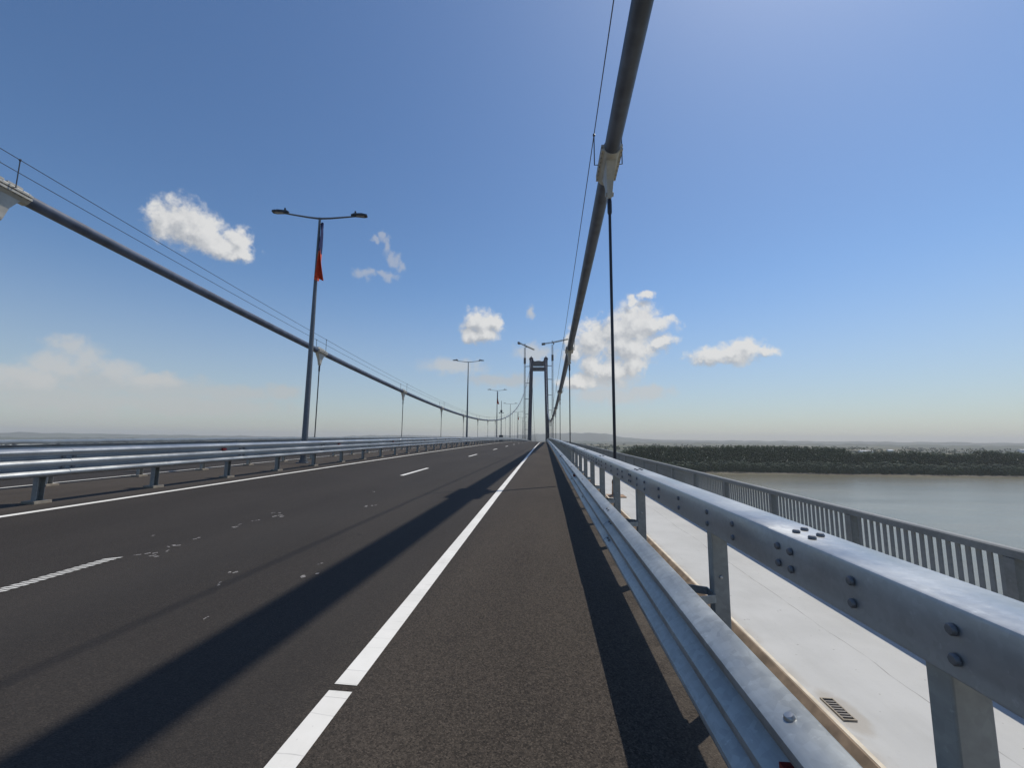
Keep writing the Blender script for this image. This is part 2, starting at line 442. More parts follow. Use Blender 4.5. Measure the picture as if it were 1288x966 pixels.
SC = -.028      # cross-fall at the right guardrail
zg = zc(1.05)
POSTS = [1.228-1.575, 1.228, 2.776, 4.90, 6.48, 8.08, 9.70] 
while POSTS[-1] < 640: POSTS.append(POSTS[-1] + 1.6)
def outer_guardrail(side):
    X = (lambda x: x) if side == 0 else mirror
    sg = 1 if side == 0 else -1
    t = thing('guardrail', 'galvanised guardrail on the right, box beam over a three wave rail beside the white walkway' if side == 0 else
              'far guardrail along the left edge of the opposite carriageway, seen over the median rail', 'guardrail',
              (X(1.05), 0, zg(0)), 'edge guardrails of the bridge')
    laps = [1.99 + 3.13*k for k in range(70)]
    ys = lap_stations(-8, 700, laps)
    xa, xb_, za, zb, c = .95, 1.146, 1.004, 1.178, .012
    prof = [(xa+c, za), (xb_-c, za), (xb_-.004, za+.004), (xb_, za+c), (xb_, zb-c), (xb_-.004, zb-.004), (xb_-c, zb), (xa+c, zb), (xa+.004, zb-.004), (xa, zb-c), (xa, za+c), (xa+.004, za+.004)]
    mb = MB(); mb.sweep([(X(x), z) for x, z in prof], ys, zg, off=lap_off(ys, laps, -.003*sg, .003))
    beam = part(mb, 'box_beam', M['galv'], t, smooth=30)
    lapw = [5.02 + 3.2*k for k in range(70)]
    ys = lap_stations(-8, 700, lapw)
    mb = MB(); mb.sweep(thrie(X(.757), -sg, .777), ys, zg, off=lap_off(ys, lapw, -.005*sg, .002))
    rail = part(mb, 'wave_rail', M['galv_old'], t, smooth=28)
    # posts, spacers
    pm = sm = None; n = 0; far = MB(); fars = MB()
    for i, y in enumerate(POSTS):
        if side == 1 and y > 90: break
        ins = (POSTS[i] < 165)
        if ins and n < 100:
            if pm is None:
                b = MB(); b.box(X(1.0), X(1.092), y, y+.075, zg(y)-.70, zg(y)+1.003)
                pm = part(b, 'post', M['post'], t); py = y
                bv = pm.modifiers.new('edge', 'BEVEL'); bv.width = .006; bv.segments = 2
                b = MB(); b.box(X(.93), X(1.16), y-.06, y+.14, zg(y)-.719, zg(y)-.69); part(b, 'base_plate', M['concrete'], pm)
                for bz in (.73, .02):
                    b = MB(); b.dome((X(1.045), y, zg(y)+bz), (0,-1,0), .011, .009); part(b, 'bolt', M['bolt_light'], pm, smooth=40)
                b = MB(); z0 = zg(y)+.595
                hexo = [(.757, -.115), (.80, -.115), (.985, -.035), (.998, -.03), (.998, .105), (.985, .11), (.80, .19), (.757, .19)]
                for (a, c_) in zip(hexo, hexo[1:]):
                    dx, dy = c_[0]-a[0], c_[1]-a[1]; L = math.hypot(dx, dy); nx_, ny_ = -dy/L*.003, dx/L*.003
                    q = [(X(a[0]-nx_), y+a[1]-ny_), (X(c_[0]-nx_), y+c_[1]-ny_), (X(c_[0]+nx_), y+c_[1]+ny_), (X(a[0]+nx_), y+a[1]+ny_)]
                    b.add([(*p_, z0) for p_ in q] + [(*p_, z0+.045) for p_ in q], [(0,1,2,3),(4,5,6,7),(0,1,5,4),(1,2,6,5),(2,3,7,6),(3,0,4,7)])
                sm = part(b, 'spacer', M['galv_old'], t)
            else:
                c1 = clone(pm, t, (0, y-py, zg(y)-zg(py))); c2 = clone(sm, t, (0, y-py, zg(y)-zg(py)))
            n += 1
        else:
            far.box(X(1.0), X(1.092), y, y+.075, zg(y)-.70, zg(y)+1.003)
    if far.v: part(far, 'post', M['post'], t, kind='stuff')
    if side == 1: return t
    # bolts of the box beam
    fr = MB(); count = 0; proto = None; rest = MB()
    def bolt(p, ax, r, mat, par, nm='bolt'):
        b = MB(); b.dome(p, ax, r, r*.8); return part(b, nm, mat, par, smooth=40)
    protos = {}
    def put(kind, p, ax, r, mat, par):
        p = Vector(p)
        if kind not in protos: protos[kind] = (bolt(p, ax, r, mat, par), p)
        else: clone(protos[kind][0], par, p - protos[kind][1])
    offs = [-.045, .045, .474, .818, 1.361, 1.898, 2.414, 2.75]
    k = 0
    for j in range(-1, 8):
        y0 = 1.86 + 3.13*j
        for o in offs:
            y = y0 + o
            if y < .5: continue
            for z in (1.122, 1.056):
                p = (.947, y, zg(y)+z)
                if y < 12: put('front', p, (-1,0,0), .0145, M['bolt'], beam)
                else: rest.dome(p, (-1,0,0), .017, .014)
        if y0 > 0:
            for dx in (1.015, 1.075):
                for dy in (-.075, .03):
                    y = y0 + dy + (.05 if dx > 1.04 else 0); p = (dx, y, zg(y)+1.180)
                    if y < 12: put('top', p, (0,0,1), .015, M['bolt'], beam)
                    else: rest.dome(p, (0,0,1), .015, .012)
    part(rest, 'bolt', M['bolt'], beam, kind='stuff')
    # bolts of the wave rail at its laps
    rest = MB()
    for j in range(12):
        yl = lapw[j]
        for dy in (-.16, -.06):
            for (x, z, ax, kd) in ((.690, .755, (-.45,0,.9), 'a'), (.712, .614, (-.6,0,.7), 'b'), (.690, .444, (-.6,0,.7), 'c')):
                y = yl + dy; p = (x-.003, y, zg(y)+z)
                if j < 4: put(kd, p, ax, .013, M['bolt'], rail)
                else: rest.dome(p, ax, .013, .010)
    y = 1.41; put('big', (.703, y, zg(y)+.759), (-.35,0,.9), .017, M['bolt_light'], rail)
    part(rest, 'bolt', M['bolt'], rail, kind='stuff')
    for i, y in enumerate((1.36, 10.28, 19.2, 28.1, 37.0)):
        b = MB(); z = zg(y); b.box(.657, .715, y-.035, y+.035, z+.60, z+.655)
        part(b, 'reflector', M['red'], rail)
    return t
outer_guardrail(0); outer_guardrail(1)

def median_guardrail(xb, s, px, label, reflect):
    zf = zc(xb)
    t = thing('median_guardrail', label, 'guardrail', (px, 0, zf(0)), 'guardrails of the median')
    laps = [7.6 + 4.7*k for k in range(60)]
    ys = lap_stations(-8, 700, laps)
    mb = MB(); pr = thrie(xb, s, 0.985)
    pr = [(x, .985 + (z-.985)*1.18) for x, z in pr]
    mb.sweep(pr, ys, zf, off=lap_off(ys, laps, .005*s, .003))
    rail = part(mb, 'wave_rail', M['galv'], t, smooth=28)
    y = 7.33 - 2.35*5; n = 0; proto = None; far = MB()
    while y < 640:
        if n < 95:
            if proto is None:
                b = MB(); h = .90
                b.box(px-.05, px+.05, y-.06, y-.054, zf(y)+.05, zf(y)+h); b.box(px-.05, px+.05, y+.054, y+.06, zf(y)+.05, zf(y)+h)
                b.box(px-.05-.001, px-.044, y-.053, y+.053, zf(y)+.05, zf(y)+h)
                b.plate([(px+s*.05, zf(y)+.55), (xb, zf(y)+.60), (xb, zf(y)+.90), (px+s*.05, zf(y)+.90)], .10, 'y', y)
                proto = part(b, 'post', M['post'], t); py = y
                b = MB(); b.box(px-.13, px+.13, y-.14, y+.14, zf(y)-.01, zf(y)+.05); part(b, 'base_plate', M['concrete'], proto)
            else: clone(proto, t, (0, y-py, zf(y)-zf(py)))
            n += 1
        else: far.box(px-.05, px+.05, y-.06, y+.06, zf(y), zf(y)+.9)
        y += 2.35
    part(far, 'post', M['post'], t, kind='stuff')
    p0 = None
    for j, l in enumerate(laps[:14]):
        for dz in (.825, .64):
            for dy in (-.09, .09):
                b = (l-.0+dy)
                if p0 is None:
                    q = MB(); q.box(xb+s*.025, xb+s*.05, b-.03, b+.03, zf(b)+dz-.02, zf(b)+dz+.02); p0 = (part(q, 'splice_bolt', M['bolt'], rail), b, dz)
                else: clone(p0[0], rail, (0, b-p0[1], zf(b)-zf(p0[1])+dz-p0[2]))
    y = 11.53
    for j in range(10):
        b = MB(); b.box(xb+s*.03, xb+s*.09, y-.07, y+.07, zf(y)+.805, zf(y)+.855)
        part(b, 'reflector', M['red'], rail); y += 6.8
    return t
median_guardrail(-8.965, 1, -9.13, 'three wave steel guardrail on the near side of the median, red reflectors along it', True)
median_guardrail(-11.98, -1, -11.83, 'guardrail on the far side of the median, its posts seen under the near rail', False)

# ------------------------------------------------------------------ walkway fences
def fence(side):
    X = (lambda x: x) if side == 0 else mirror
    xf = 3.95; zf = zc(1.2); F = -.515; T = .645
    t = thing('walkway_fence', 'grey steel fence of upright bars along the outer edge of the white walkway' if side == 0 else
              'fence at the far left edge of the bridge beyond the opposite carriageway', 'fence', (X(xf), 0, zf(0)+F), 'fences along the walkways')
    ys = stations(-8, 500)
    mb = MB(); mb.sweep([(X(xf-.045), T-.075), (X(xf+.045), T-.075), (X(xf+.045), T-.012), (X(xf+.03), T), (X(xf-.03), T), (X(xf-.045), T-.012)], ys, zf)
    part(mb, 'handrail', M['fence'], t)
    mb = MB(); mb.sweep([(X(xf-.02), F+.09), (X(xf+.02), F+.09), (X(xf+.02), F+.13), (X(xf-.02), F+.13)], ys, zf)
    part(mb, 'bottom_rail', M['fence'], t)
    y = 4.07-1.95*2; n = 0; pp = None; far = MB()
    bp = None; nb = 0; farb = MB()
    while y < 260:
        if n < 95 and (side == 0 or n < 40):
            if pp is None:
                b = MB(); b.box(X(xf-.05), X(xf+.05), y-.012, y+.078, zf(y)+F, zf(y)+T-.08); pp = part(b, 'post', M['fence'], t); py = y
            else: clone(pp, t, (0, y-py, zf(y)-zf(py)))
            n += 1
        else: far.box(X(xf-.05), X(xf+.05), y-.012, y+.078, zf(y)+F, zf(y)+T-.08)
        for k in range(1, 19):
            yb = y + .04 + k*1.91/19
            z0, z1 = zf(yb)+F+.13, zf(yb)+T-.08
            if side == 0 and 1.9 < yb and nb < 100:
                if bp is None:
                    b = MB(); b.box(X(xf-.008), X(xf+.008), yb-.021, yb+.021, z0, z1); bp = part(b, 'baluster', M['fence'], t); by = yb
                else: clone(bp, t, (0, yb-by, zf(yb)-zf(by)))
                nb += 1
            elif yb < 200: farb.box(X(xf-.008), X(xf+.008), yb-.021, yb+.021, z0, z1)
        y += 1.95
    if far.v: part(far, 'post', M['fence'], t, kind='stuff')
    part(farb, 'baluster', M['fence'], t, kind='stuff')
fence(0); fence(1)

# drain grate in the walkway gutter
zf = zc(1.2)
g0 = thing('drain_grate', 'small iron drain grate in the white walkway against the cream kerb', 'drain grate', (2.25, 3.77, zf(3.77)-.515))
b = MB(); zz = zf(3.77)-.515
b.box(2.200, 2.282, 3.65, 3.91, zz-.03, zz+.002); part(b, 'pit', M['black'], g0)
b = MB(); b.box(2.192, 2.290, 3.640, 3.652, zz, zz+.012); b.box(2.192, 2.290, 3.908, 3.920, zz, zz+.012)
b.box(2.192, 2.202, 3.6525, 3.9075, zz, zz+.012); b.box(2.280, 2.290, 3.6525, 3.9075, zz, zz+.012); part(b, 'frame', M['concrete'], g0)
first = None
for k in range(1, 8):
    y = 3.652 + k*.256/8
    if first is None:
        b = MB(); b.box(2.203, 2.279, y-.008, y+.008, zz+.003, zz+.010); first = part(b, 'bar', M['grate'], g0); fy = y
    else: clone(first, g0, (0, y-fy, 0))

# ------------------------------------------------------------------ main cables, clamps, hand ropes
ORD = ['nearest', 'second', 'third', 'fourth', 'fifth', 'sixth', 'seventh', 'eighth', 'ninth', 'tenth']
clamp_src = {}
def make_clamp(parent):
    """local frame: origin at the cable axis, Y along the cable"""
    b = MB(); L = .86
    n = 20; rr = .312
    ring = []
    prof = []
    for k in range(n):
        a = 2*math.pi*k/n; prof.append((rr*math.cos(a), rr*math.sin(a)))
    b.sweep(prof, [-L, -L+.03, L-.03, L], lambda y: 0)
    for s in (-1, 1):
        b.box(s*.28, s*.38, -L+.01, L-.01, .035, .12); b.box(s*.28, s*.38, -L+.01, L-.01, -.12, -.035)
    b.box(-.12, .12, -.62, -.06, .30, .37); b.box(-.12, .12, .06, .62, .30, .37)
    o = b.build('cable_clamp', M['clamp'], parent, origin=(0,0,0), smooth=35)
    return o
def lug_mesh():
    b = MB(); vs, fs = [], []
    lv = [(-.26, .17, .62), (-.42, .165, .50), (-.80, .13, .27), (-1.38, .085, .13), (-1.45, .05, .10)]
    for (z, hx, hy) in lv: vs += [(-hx, -hy, z), (hx, -hy, z), (hx, hy, z), (-hx, hy, z)]
    for i in range(len(lv)-1):
        for k in range(4): fs.append((i*4+k, i*4+(k+1) % 4, (i+1)*4+(k+1) % 4, (i+1)*4+k))
    fs.append((0,1,2,3)); n = len(lv)*4; fs.append((n-4,n-3,n-2,n-1))
    b.add(vs, fs); b.tube([(-.15, 0, -1.25), (.15, 0, -1.25)], .085, 12)
    return b
def clamp_bolts(cl):
    src = None
    for s in (-1, 1):
        for k in range(7):
            p = Vector((s*.345, -.72 + k*1.44/6, 0))
            if src is None:
                b = MB(); b.tube([(0, 0, -.155), (0, 0, .155)], .020, 6); src = b.build('clamp_bolt', M['bolt'], cl, origin=(0,0,0)); src.location = p
            else: clone(src, cl, p)
def cable(side):
    xc = XR if side == 0 else XL
    t = thing('suspension_cable', 'thick dark main cable sweeping overhead on the right' if side == 0 else
              'thick dark main cable dipping along the left edge beyond the far carriageway', 'cable', (xc, 0, cable_z(0)), 'main suspension cables')
    ys = [-130 + 5*i for i in range(34)] + [40 + 8*i for i in range(88)] + [YT] + [YT + 20*i for i in range(1, 22)]
    mb = MB(); mb.tube([(xc, y, cable_z(y)) for y in sorted(ys)], .275, 20); part(mb, 'main_cable', M['cable'], t, smooth=60)
    cl = lug = post = None; w = WORLD_LOC[t.name]
    tops = []
    for k in range(-5, 28):
        y = D1 + HS*k; z = cable_z(y); sl = math.atan2(cable_z(y+1)-cable_z(y-1), 2)
        nrm = Vector((0, -math.sin(sl), math.cos(sl)))
        tops.append((y, z))
        if k < 0: continue
        loc = Vector((xc, y, z)) - w
        if cl is None:
            cl = make_clamp(t); cl.location = loc; cl.rotation_euler = (sl, 0, 0)
            lug = lug_mesh().build('hanger_lug', M['clamp'], t, origin=(0,0,0)); lug.location = loc
            b = MB()
            b.tube([(.24, 0, .03), (0, 0, .03), (0, 0, 1.30)], .022, 6); b.tube([(0, -.02, 1.24), (0, .02, 1.31)], .05, 6)
            post = b.build('rope_post', M['rope'], t, origin=(0,0,0)); post.location = loc + Vector((-.52, .1, 0))
            clone(post, t, loc + Vector((.52, .1, 0))).rotation_euler = (0,0,math.pi)
            plain = cl; cl = clone(cl, t, loc); clamp_bolts(plain)
            COL.objects.unlink(cl)
        else:
            c = clone(cl, t, loc); c.rotation_euler = (sl, 0, 0)
            if k < 3: clamp_bolts(c)
            clone(lug, t, loc)
            for s in (-.52, .52): clone(post, t, loc + Vector((s, .1, 0))).rotation_euler = (0,0,0 if s < 0 else math.pi)
    for s in (-.52, .52):
        pts = []
        for (y0, z0), (y1, z1) in zip(tops, tops[1:]):
            for j in range(6):
                f = j/6.0; pts.append((xc+s, y0+.1+(y1-y0)*f, z0+(z1-z0)*f + 1.28 - .30*f*(1-f)))
        mb = MB(); mb.tube(pts, .018, 6); part(mb, 'hand_rope', M['rope'], t)
    # hangers: each hangs from the cable, a thing of its own
    src = None
    for k in range(27):
        y = D1 + HS*k; zb = zc(1.2)(y) - .515; zt = cable_z(y) - 1.42; h = zt - zb
        nm = 'right' if side == 0 else 'left'
        if k == 0: lab = ('dark hanger rod nearest the camera, rising just behind the right guardrail' if side == 0 else 'leftmost hanger rod of the left cable, cut by the edge of the photo')
        elif k < 10: lab = '%s dark hanger rod along the %s main cable, counted from the camera' % (ORD[k], nm)
        else: lab = 'thin hanger rod of the %s main cable among those crowding towards the tower' % nm
        r = thing('cable_hanger', lab, 'hanger', (xc, y, zb), 'hangers of the %s main cable' % nm)
        if src is None:
            b = MB(); b.tube([(0,0,0), (0,0,1)], .054, 10); rod = b.build('rod', M['hanger'], r, origin=(0,0,0), smooth=50)
            rod.location = (0,0,.5); rod.scale = (1,1,h-.5)
            b = MB(); b.tube([(0,0,-.62), (0,0,-.55), (0,0,-.12), (0,0,.0)], [.062,.085,.085,.07], 12)
            up = b.build('upper_socket', M['hanger'], r, origin=(0,0,0), smooth=50); up.location = (0,0,h)
            b = MB(); b.tube([(0,0,.45), (0,0,.78)], .09, 12)
            lo = b.build('lower_socket', M['hanger'], r, origin=(0,0,0), smooth=50)
            b = MB()
            for s in (-1, 1): b.plate([(-.30, 0), (.30, 0), (.12, .56), (-.12, .56)], .035, 'x', s*.075)
            b.box(-.30, .30, -.36, .36, -.005, .03); b.tube([(-.12, 0, .47), (.12, 0, .47)], .06, 10)
            an = b.build('anchor_bracket', M['anchor'], r, origin=(0,0,0))
            src = (rod, up, lo, an)
        else:
            for q in src:
                c = clone(q, r, q.location.copy())
                if q is rod: c.scale = (1,1,h-.5)
                if q is up: c.location = (0,0,h)
cable(0); cable(1)

# ------------------------------------------------------------------ street lamps and flags on the median
LX = XC
def make_lamp(y, label):
    z = road_z(LX, y)
    t = thing('street_lamp', label, 'street lamp', (LX, y, z), 'double armed street lamps on the median')
    b = MB(); b.tube([(0,0,.0), (0,0,.9), (0,0,5), (0,0,11.02)], [.13, .125, .10, .05], 14); b.build('pole', M['lamp'], t, origin=(0,0,0), smooth=50)
    b = MB(); b.box(-.22, .22, -.22, .22, -.02, .03); b.tube([(0,0,.03), (0,0,.12)], .17, 14); b.build('base_flange', M['lamp'], t, origin=(0,0,0))
    b = MB(); b.tube([(0,0,10.98), (.5,0,11.02), (1.55,0,11.16)], [.045,.04,.034], 10); arm = b.build('arm', M['lamp'], t, origin=(0,0,0), smooth=50)
    b = MB()
    b.plate([(1.38, -.05), (1.55, -.10), (1.95, -.15), (2.10, -.09), (2.10, .09), (1.95, .15), (1.55, .10), (1.38, .05)], .075, 'z', 11.215)
    b.plate([(1.45, -.04), (1.90, -.09), (1.90, .09), (1.45, .04)], .05, 'z', 11.275)
    b.tube([(1.56, 0, 11.29), (1.56, 0, 11.41)], .04, 10)
    lum = b.build('luminaire', M['lamp_dark'], arm, origin=(0,0,0))
    b = MB(); b.plate([(1.62, -.08), (1.98, -.10), (1.98, .10), (1.62, .08)], .012, 'z', 11.170); b.build('lens', M['lens'], lum, origin=(0,0,0))
    a2 = clone(arm, t, (0,0,0)); a2.rotation_euler = (0,0,math.pi)
    t.rotation_euler = (0,0,R(8.5))
    return t
lamps = [17.86, 56.6, 92.4, 128.6, 165.2]
while lamps[-1] < 690: lamps.append(lamps[-1]+36.6)
labs = ['tall double armed street lamp nearest the camera with a limp red and blue flag', 'second double armed street lamp from the camera, without a flag',
        'third double armed street lamp from the camera, thin dark flag on its pole', 'fourth double armed street lamp, just left of the left tower leg',
        'fifth double armed street lamp near the tower with a small dark flag']
L0 = None
for i, y in enumerate(lamps):
    lab = labs[i] if i < 5 else 'tiny double armed lamp far along the median before the tower'
    if L0 is None: L0 = make_lamp(y, lab)
    else:
        c = clone(L0); c.location = (LX, y, road_z(LX, y)); c['label'] = lab; c.rotation_euler = (0,0,R(4 if i < 4 else 0))
def make_flag(y, label):
    z = road_z(LX, y)
    t = thing('flag', label, 'flag', (LX, y, z), 'limp flags on the lamp posts')
    rows, cols = 34, 22; vs, fs, mi = [], [], []
    b = MB()
    for i in range(rows+1):
        f = i/rows; zz = 10.75 - 2.45*f
        wd = .24 + .34*max(0, f-.10)**.8
        for j in range(cols+1):
            u = j/cols
            fold = math.sin(u*math.pi*5 + f*2.0)*(.06+.13*f) + .03*math.sin(u*23+f*7)
            drop = -.28*u*f - .42*max(0, math.sin(u*6.2+.4))*max(0, f-.45)
            vs.append((.075 - .05*f + wd*u*(.6+.4*math.sin(f*3+u*4)), -.03 + fold, zz + drop))
    W = cols+1
    for i in range(rows):
        for j in range(cols):
            f, u = i/rows, j/cols
            q = f*1.0 + u*.22 + .05*math.sin(u*9)
            m = 0 if q < .62 else (1 if q < .70 and u > .45 else 2)
            fs.append((i*W+j, i*W+j+1, (i+1)*W+j+1, (i+1)*W+j)); mi.append(m)
    for f_, m in zip(fs, mi): pass
    b.v = vs; b.f = fs; b.m = mi
    o = b.build('cloth', [M['blue'], M['yellow'], M['redcloth']], t, origin=(0,0,0), smooth=60)
    b = MB(); b.tube([(0.05,0,10.72), (.13,0,10.78)], .012, 6); b.tube([(0.04,0,8.6), (.10,0,8.6)], .012, 6); b.build('bracket', M['lamp_dark'], t, origin=(0,0,0))
    return t
fl = make_flag(lamps[0], 'limp flag, dark blue above and red below, on the nearest lamp post')
for i, lab in ((2, 'thin dark limp flag on the third lamp post'), (4, 'small dark limp flag on the fifth lamp post, left of the tower')):
    c = clone(fl); c.location = (LX, lamps[i], road_z(LX, lamps[i])); c['label'] = lab
# slim instrument mast between two lamps
y = 101.8; z = road_z(LX, y)
t = thing('camera_mast', 'slim mast with a small cross of cameras, between the third and fourth lamp', 'mast', (LX, y, z))
b = MB(); b.tube([(0,0,0), (0,0,4.5), (0,0,9.6)], [.12, .09, .06], 10); b.build('pole', M['lamp'], t, origin=(0,0,0), smooth=50)
b = MB(); b.tube([(-.5,0,6.7), (.5,0,6.7)], .035, 8); b.build('crossarm', M['lamp'], t, origin=(0,0,0))
c0 = None
for dx in (-.42, .42):
    if c0 is None:
        b = MB(); b.box(-.10, .10, -.22, .18, -.09, .09); b.box(-.12, .12, -.26, .2, .092, .11); b.tube([(0,-.22,0), (0,-.28,0)], .07, 10)
        c0 = b.build('camera', M['lamp_dark'], t, origin=(0,0,0)); c0.location = (dx, 0, 6.72)
    else: clone(c0, t, (dx, 0, 6.72))
b = MB(); b.box(-.22, .22, -.2, .2, 6.85, 7.35); b.box(-.24, .24, -.22, .22, 7.352, 7.38); b.build('equipment_box', M['lamp_dark'], t, origin=(0,0,0))
b = MB(); b.box(-.45, .45, -.3, .3, .0, 1.45); b.box(-.48, .48, -.33, .33, 1.452, 1.5); b.build('cabinet', M['lamp_dark'], t, origin=(0,0,0))

# ------------------------------------------------------------------ tower with its two cranes
t = thing('bridge_tower', 'dark portal tower of the suspension bridge standing over the end of the road', 'tower', (XC, YT, WATER))
ZTOP = 138.5
def leg(s):
    b = MB(); top = XR if s > 0 else XL; bot = 5.0 if s > 0 else -25.6
    st = [(WATER-2, bot + s*1.6, 4.2, 5.2), (-2, bot, 3.1, 4.4), (60, (bot+top)/2, 3.0, 4.2), (118, top, 2.95, 4.0), (ZTOP, top, 2.95, 4.0)]
    vs, fs = [], []
    for (z, x, hx, hy) in st:
        c = .5
        vs += [(x-hx, YT-hy+c, z), (x-hx+c, YT-hy, z), (x+hx-c, YT-hy, z), (x+hx, YT-hy+c, z), (x+hx, YT+hy-c, z), (x+hx-c, YT+hy, z), (x-hx+c, YT+hy, z), (x-hx, YT+hy-c, z)]
    for i in range(len(st)-1):
        for k in range(8): fs.append((i*8+k, i*8+(k+1) % 8, (i+1)*8+(k+1) % 8, (i+1)*8+k))
    fs.append(tuple(range((len(st)-1)*8, len(st)*8)))
    b.add(vs, fs); return part(b, 'leg', M['tower'], t)
for s in (-1, 1):
    lg = leg(s); x = XR if s > 0 else XL
    b = MB(); b.plate([(-4.6, 138.5), (4.6, 138.5), (4.2, 140.5), (1.6, 142.6), (.5, 142.9), (.4, 144.6), (-.4, 144.6), (-.5, 142.9), (-1.6, 142.6), (-4.2, 140.5)], 6.6, 'y', YT)
    for k in range(len(b.v)): b.v[k] = (b.v[k][0]*.80 + x, b.v[k][1], b.v[k][2])
    part(b, 'saddle_cap', M['tower'], lg)
xi0, xi1 = XL+2.96, XR-2.96
b = MB()
poly = [(xi0, 138.0), (xi0, 127.2), (xi1, 127.2), (xi1, 138.0), (xi1-2.0, 135.6)] + [(xi1-2-(xi1-xi0-4)*k/10, 134.6+1.4*math.sin(math.pi*k/10)) for k in range(1, 10)] + [(xi0+2.0, 135.6)]
b.plate(poly, 6.0, 'y', YT); part(b, 'upper_crossbeam', M['tower_steel'], t)
b = MB(); b.box(xi0, xi1, YT-2.8, YT+2.8, 118.6, 125.2); part(b, 'lower_crossbeam', M['tower_steel'], t)
b = MB(); b.box(-21.5, 1.0, YT-3.2, YT+3.2, LP(YT)-9.5, LP(YT)-4.0); part(b, 'deck_crossbeam', M['tower_steel'], t)
b = MB(); b.box(-33, 12, YT-10, YT+10, WATER-2, WATER+4); part(b, 'pile_cap', M['girder'], t)

def lattice(b, p0, p1, w, bay, r=.11, n=5):
    p0, p1 = Vector(p0), Vector(p1); d = p1-p0; L = d.length; d.normalize()
    ref = Vector((0,0,1)) if abs(d.z) < .9 else Vector((0,1,0))
    u = d.cross(ref).normalized()*w/2; v = d.cross(u).normalized()*w/2
    cs = [u+v, u-v, -u-v, -u+v]
    for c in cs: b.tube([p0+c, p1+c], r, n)
    k = max(2, int(L/bay))
    for i in range(k):
        a, e = p0 + d*L*i/k, p0 + d*L*(i+1)/k
        for j in range(4):
            c, c2 = cs[j], cs[(j+1) % 4]
            b.tube([a+c, e+c2] if i % 2 else [a+c2, e+c], r*.6, 4); b.tube([a+c, a+c2], r*.55, 4)
def crane(x, ztop, ties, jib, cj, label, legx, s):
    t = thing('tower_crane', label, 'crane', (x, YT, WATER), 'tower cranes beside the bridge tower')
    b = MB(); lattice(b, (x, YT, WATER), (x, YT, ztop-3), 2.3, 3.0, .26); b.box(x-2.6, x+2.6, YT-2.6, YT+2.6, WATER-1, WATER+3); part(b, 'mast', M['crane'], t)
    j = Vector(jib); c = Vector(cj)
    b = MB(); p = Vector((x, YT, ztop)); lattice(b, p, p+j, 1.7, 3, .24)
    part(b, 'jib', M['crane_jib'], t)
    b = MB(); lattice(b, p, p+c, 1.6, 3, .2); part(b, 'counter_jib', M['crane'], t)
    e = p + c*.86; w = c.normalized().cross(Vector((0,0,1)))
    b = MB(); q = c.normalized()
    vs = [e + q*a + w*b_ + Vector((0,0,h)) for h in (-2.6, 1.2) for (a, b_) in ((-3,-1.2),(3,-1.2),(3,1.2),(-3,1.2))]
    b.add(vs, [(0,1,2,3),(4,5,6,7),(0,1,5,4),(1,2,6,5),(2,3,7,6),(3,0,4,7)]); part(b, 'counterweight', M['crane_dark'], t)
    b = MB(); lattice(b, p+Vector((0,0,-1)), p+Vector((0,0,3.4)), 1.6, 2, .2); part(b, 'slewing_head', M['crane_dark'], t)
    b = MB(); b.box(x+1.4, x+3.0, YT-3.0, YT-.6, ztop-3.6, ztop-1.2); b.box(x+1.35, x+3.05, YT-3.05, YT-.55, ztop-1.19, ztop-1.05); part(b, 'cab', M['crane_dark'], t)
    b = MB(); b.box(x-1.9, x+1.9, YT-1.9, YT+1.9, ztop-32, ztop-22); part(b, 'climbing_frame', M['crane_dark'], t)
    for z in ties:
        lx = legx(z)
        b = MB(); b.tube([(x+s*1.1, YT-1.0, z), (lx, YT-2.2, z+.2)], .34, 6); b.tube([(x+s*1.1, YT+1.0, z), (lx, YT+2.2, z+.2)], .34, 6); part(b, 'tie', M['crane'], t)
def legl(z): return (-25.6 + (XL+25.6)*max(0, min(1, (z+2)/120))) - 3.0
def legr(z): return (5.0 + (XR-5.0)*max(0, min(1, (z+2)/120))) + 3.0
crane(-34.0, 163.5, (126.5, 97.5, 70, 44, 18), (15.5, 37, 0), (-10.5, -26, 0), 'tower crane on the left of the bridge tower, jib pointing away', legl, 1)
crane(13.7, 168.5, (127.5, 104, 77, 51, 25), (26, -25, 0), (-18, 9.5, 0), 'tower crane on the right of the bridge tower, between tower and right cable', legr, -1)

# ------------------------------------------------------------------ river, banks, land, hills
mb = MB(); mb.add([(-15500, -3000, WATER), (15500, -3000, WATER), (15500, 697, WATER), (-15500, 697, WATER)], [(0,1,2,3)])
struct(mb, 'river', M['water'])
BANK = lambda x: 690 + 3*math.sin(x*.011) + 2*math.sin(x*.037+1) + (max(0, -x-350)*.9 if x < -350 else 0)
bx = [-15500, -9000, -5000, -3000] + [-2000 + 25*i for i in range(180)] + [3000, 5000, 9000, 15500]
mb = MB()
vs, fs = [], []
for x in bx:
    yb = BANK(max(-2000, min(2500, x)))
    vs += [(x, yb-1.5, WATER-.6), (x, yb+9, WATER+1.2), (x, yb+16, WATER+1.6)]
for i in range(len(bx)-1):
    for k in range(2): fs.append((i*3+k, i*3+k+1, i*3+k+4, i*3+k+3))
mb.add(vs, fs); struct(mb, 'river_bank', M['sand'])
mb = MB()
vs, fs = [], []
for x in bx:
    yb = BANK(max(-2000, min(2500, x)))
    vs += [(x, yb+15.5, WATER+1.65), (x, yb+120, WATER+2), (x, yb+900, WATER+2), (x, 15500, WATER+2)]
for i in range(len(bx)-1):
    for k in range(3): fs.append((i*4+k, i*4+k+1, i*4+k+5, i*4+k+4))
mb.add(vs, fs); struct(mb, 'ground', M['land'])
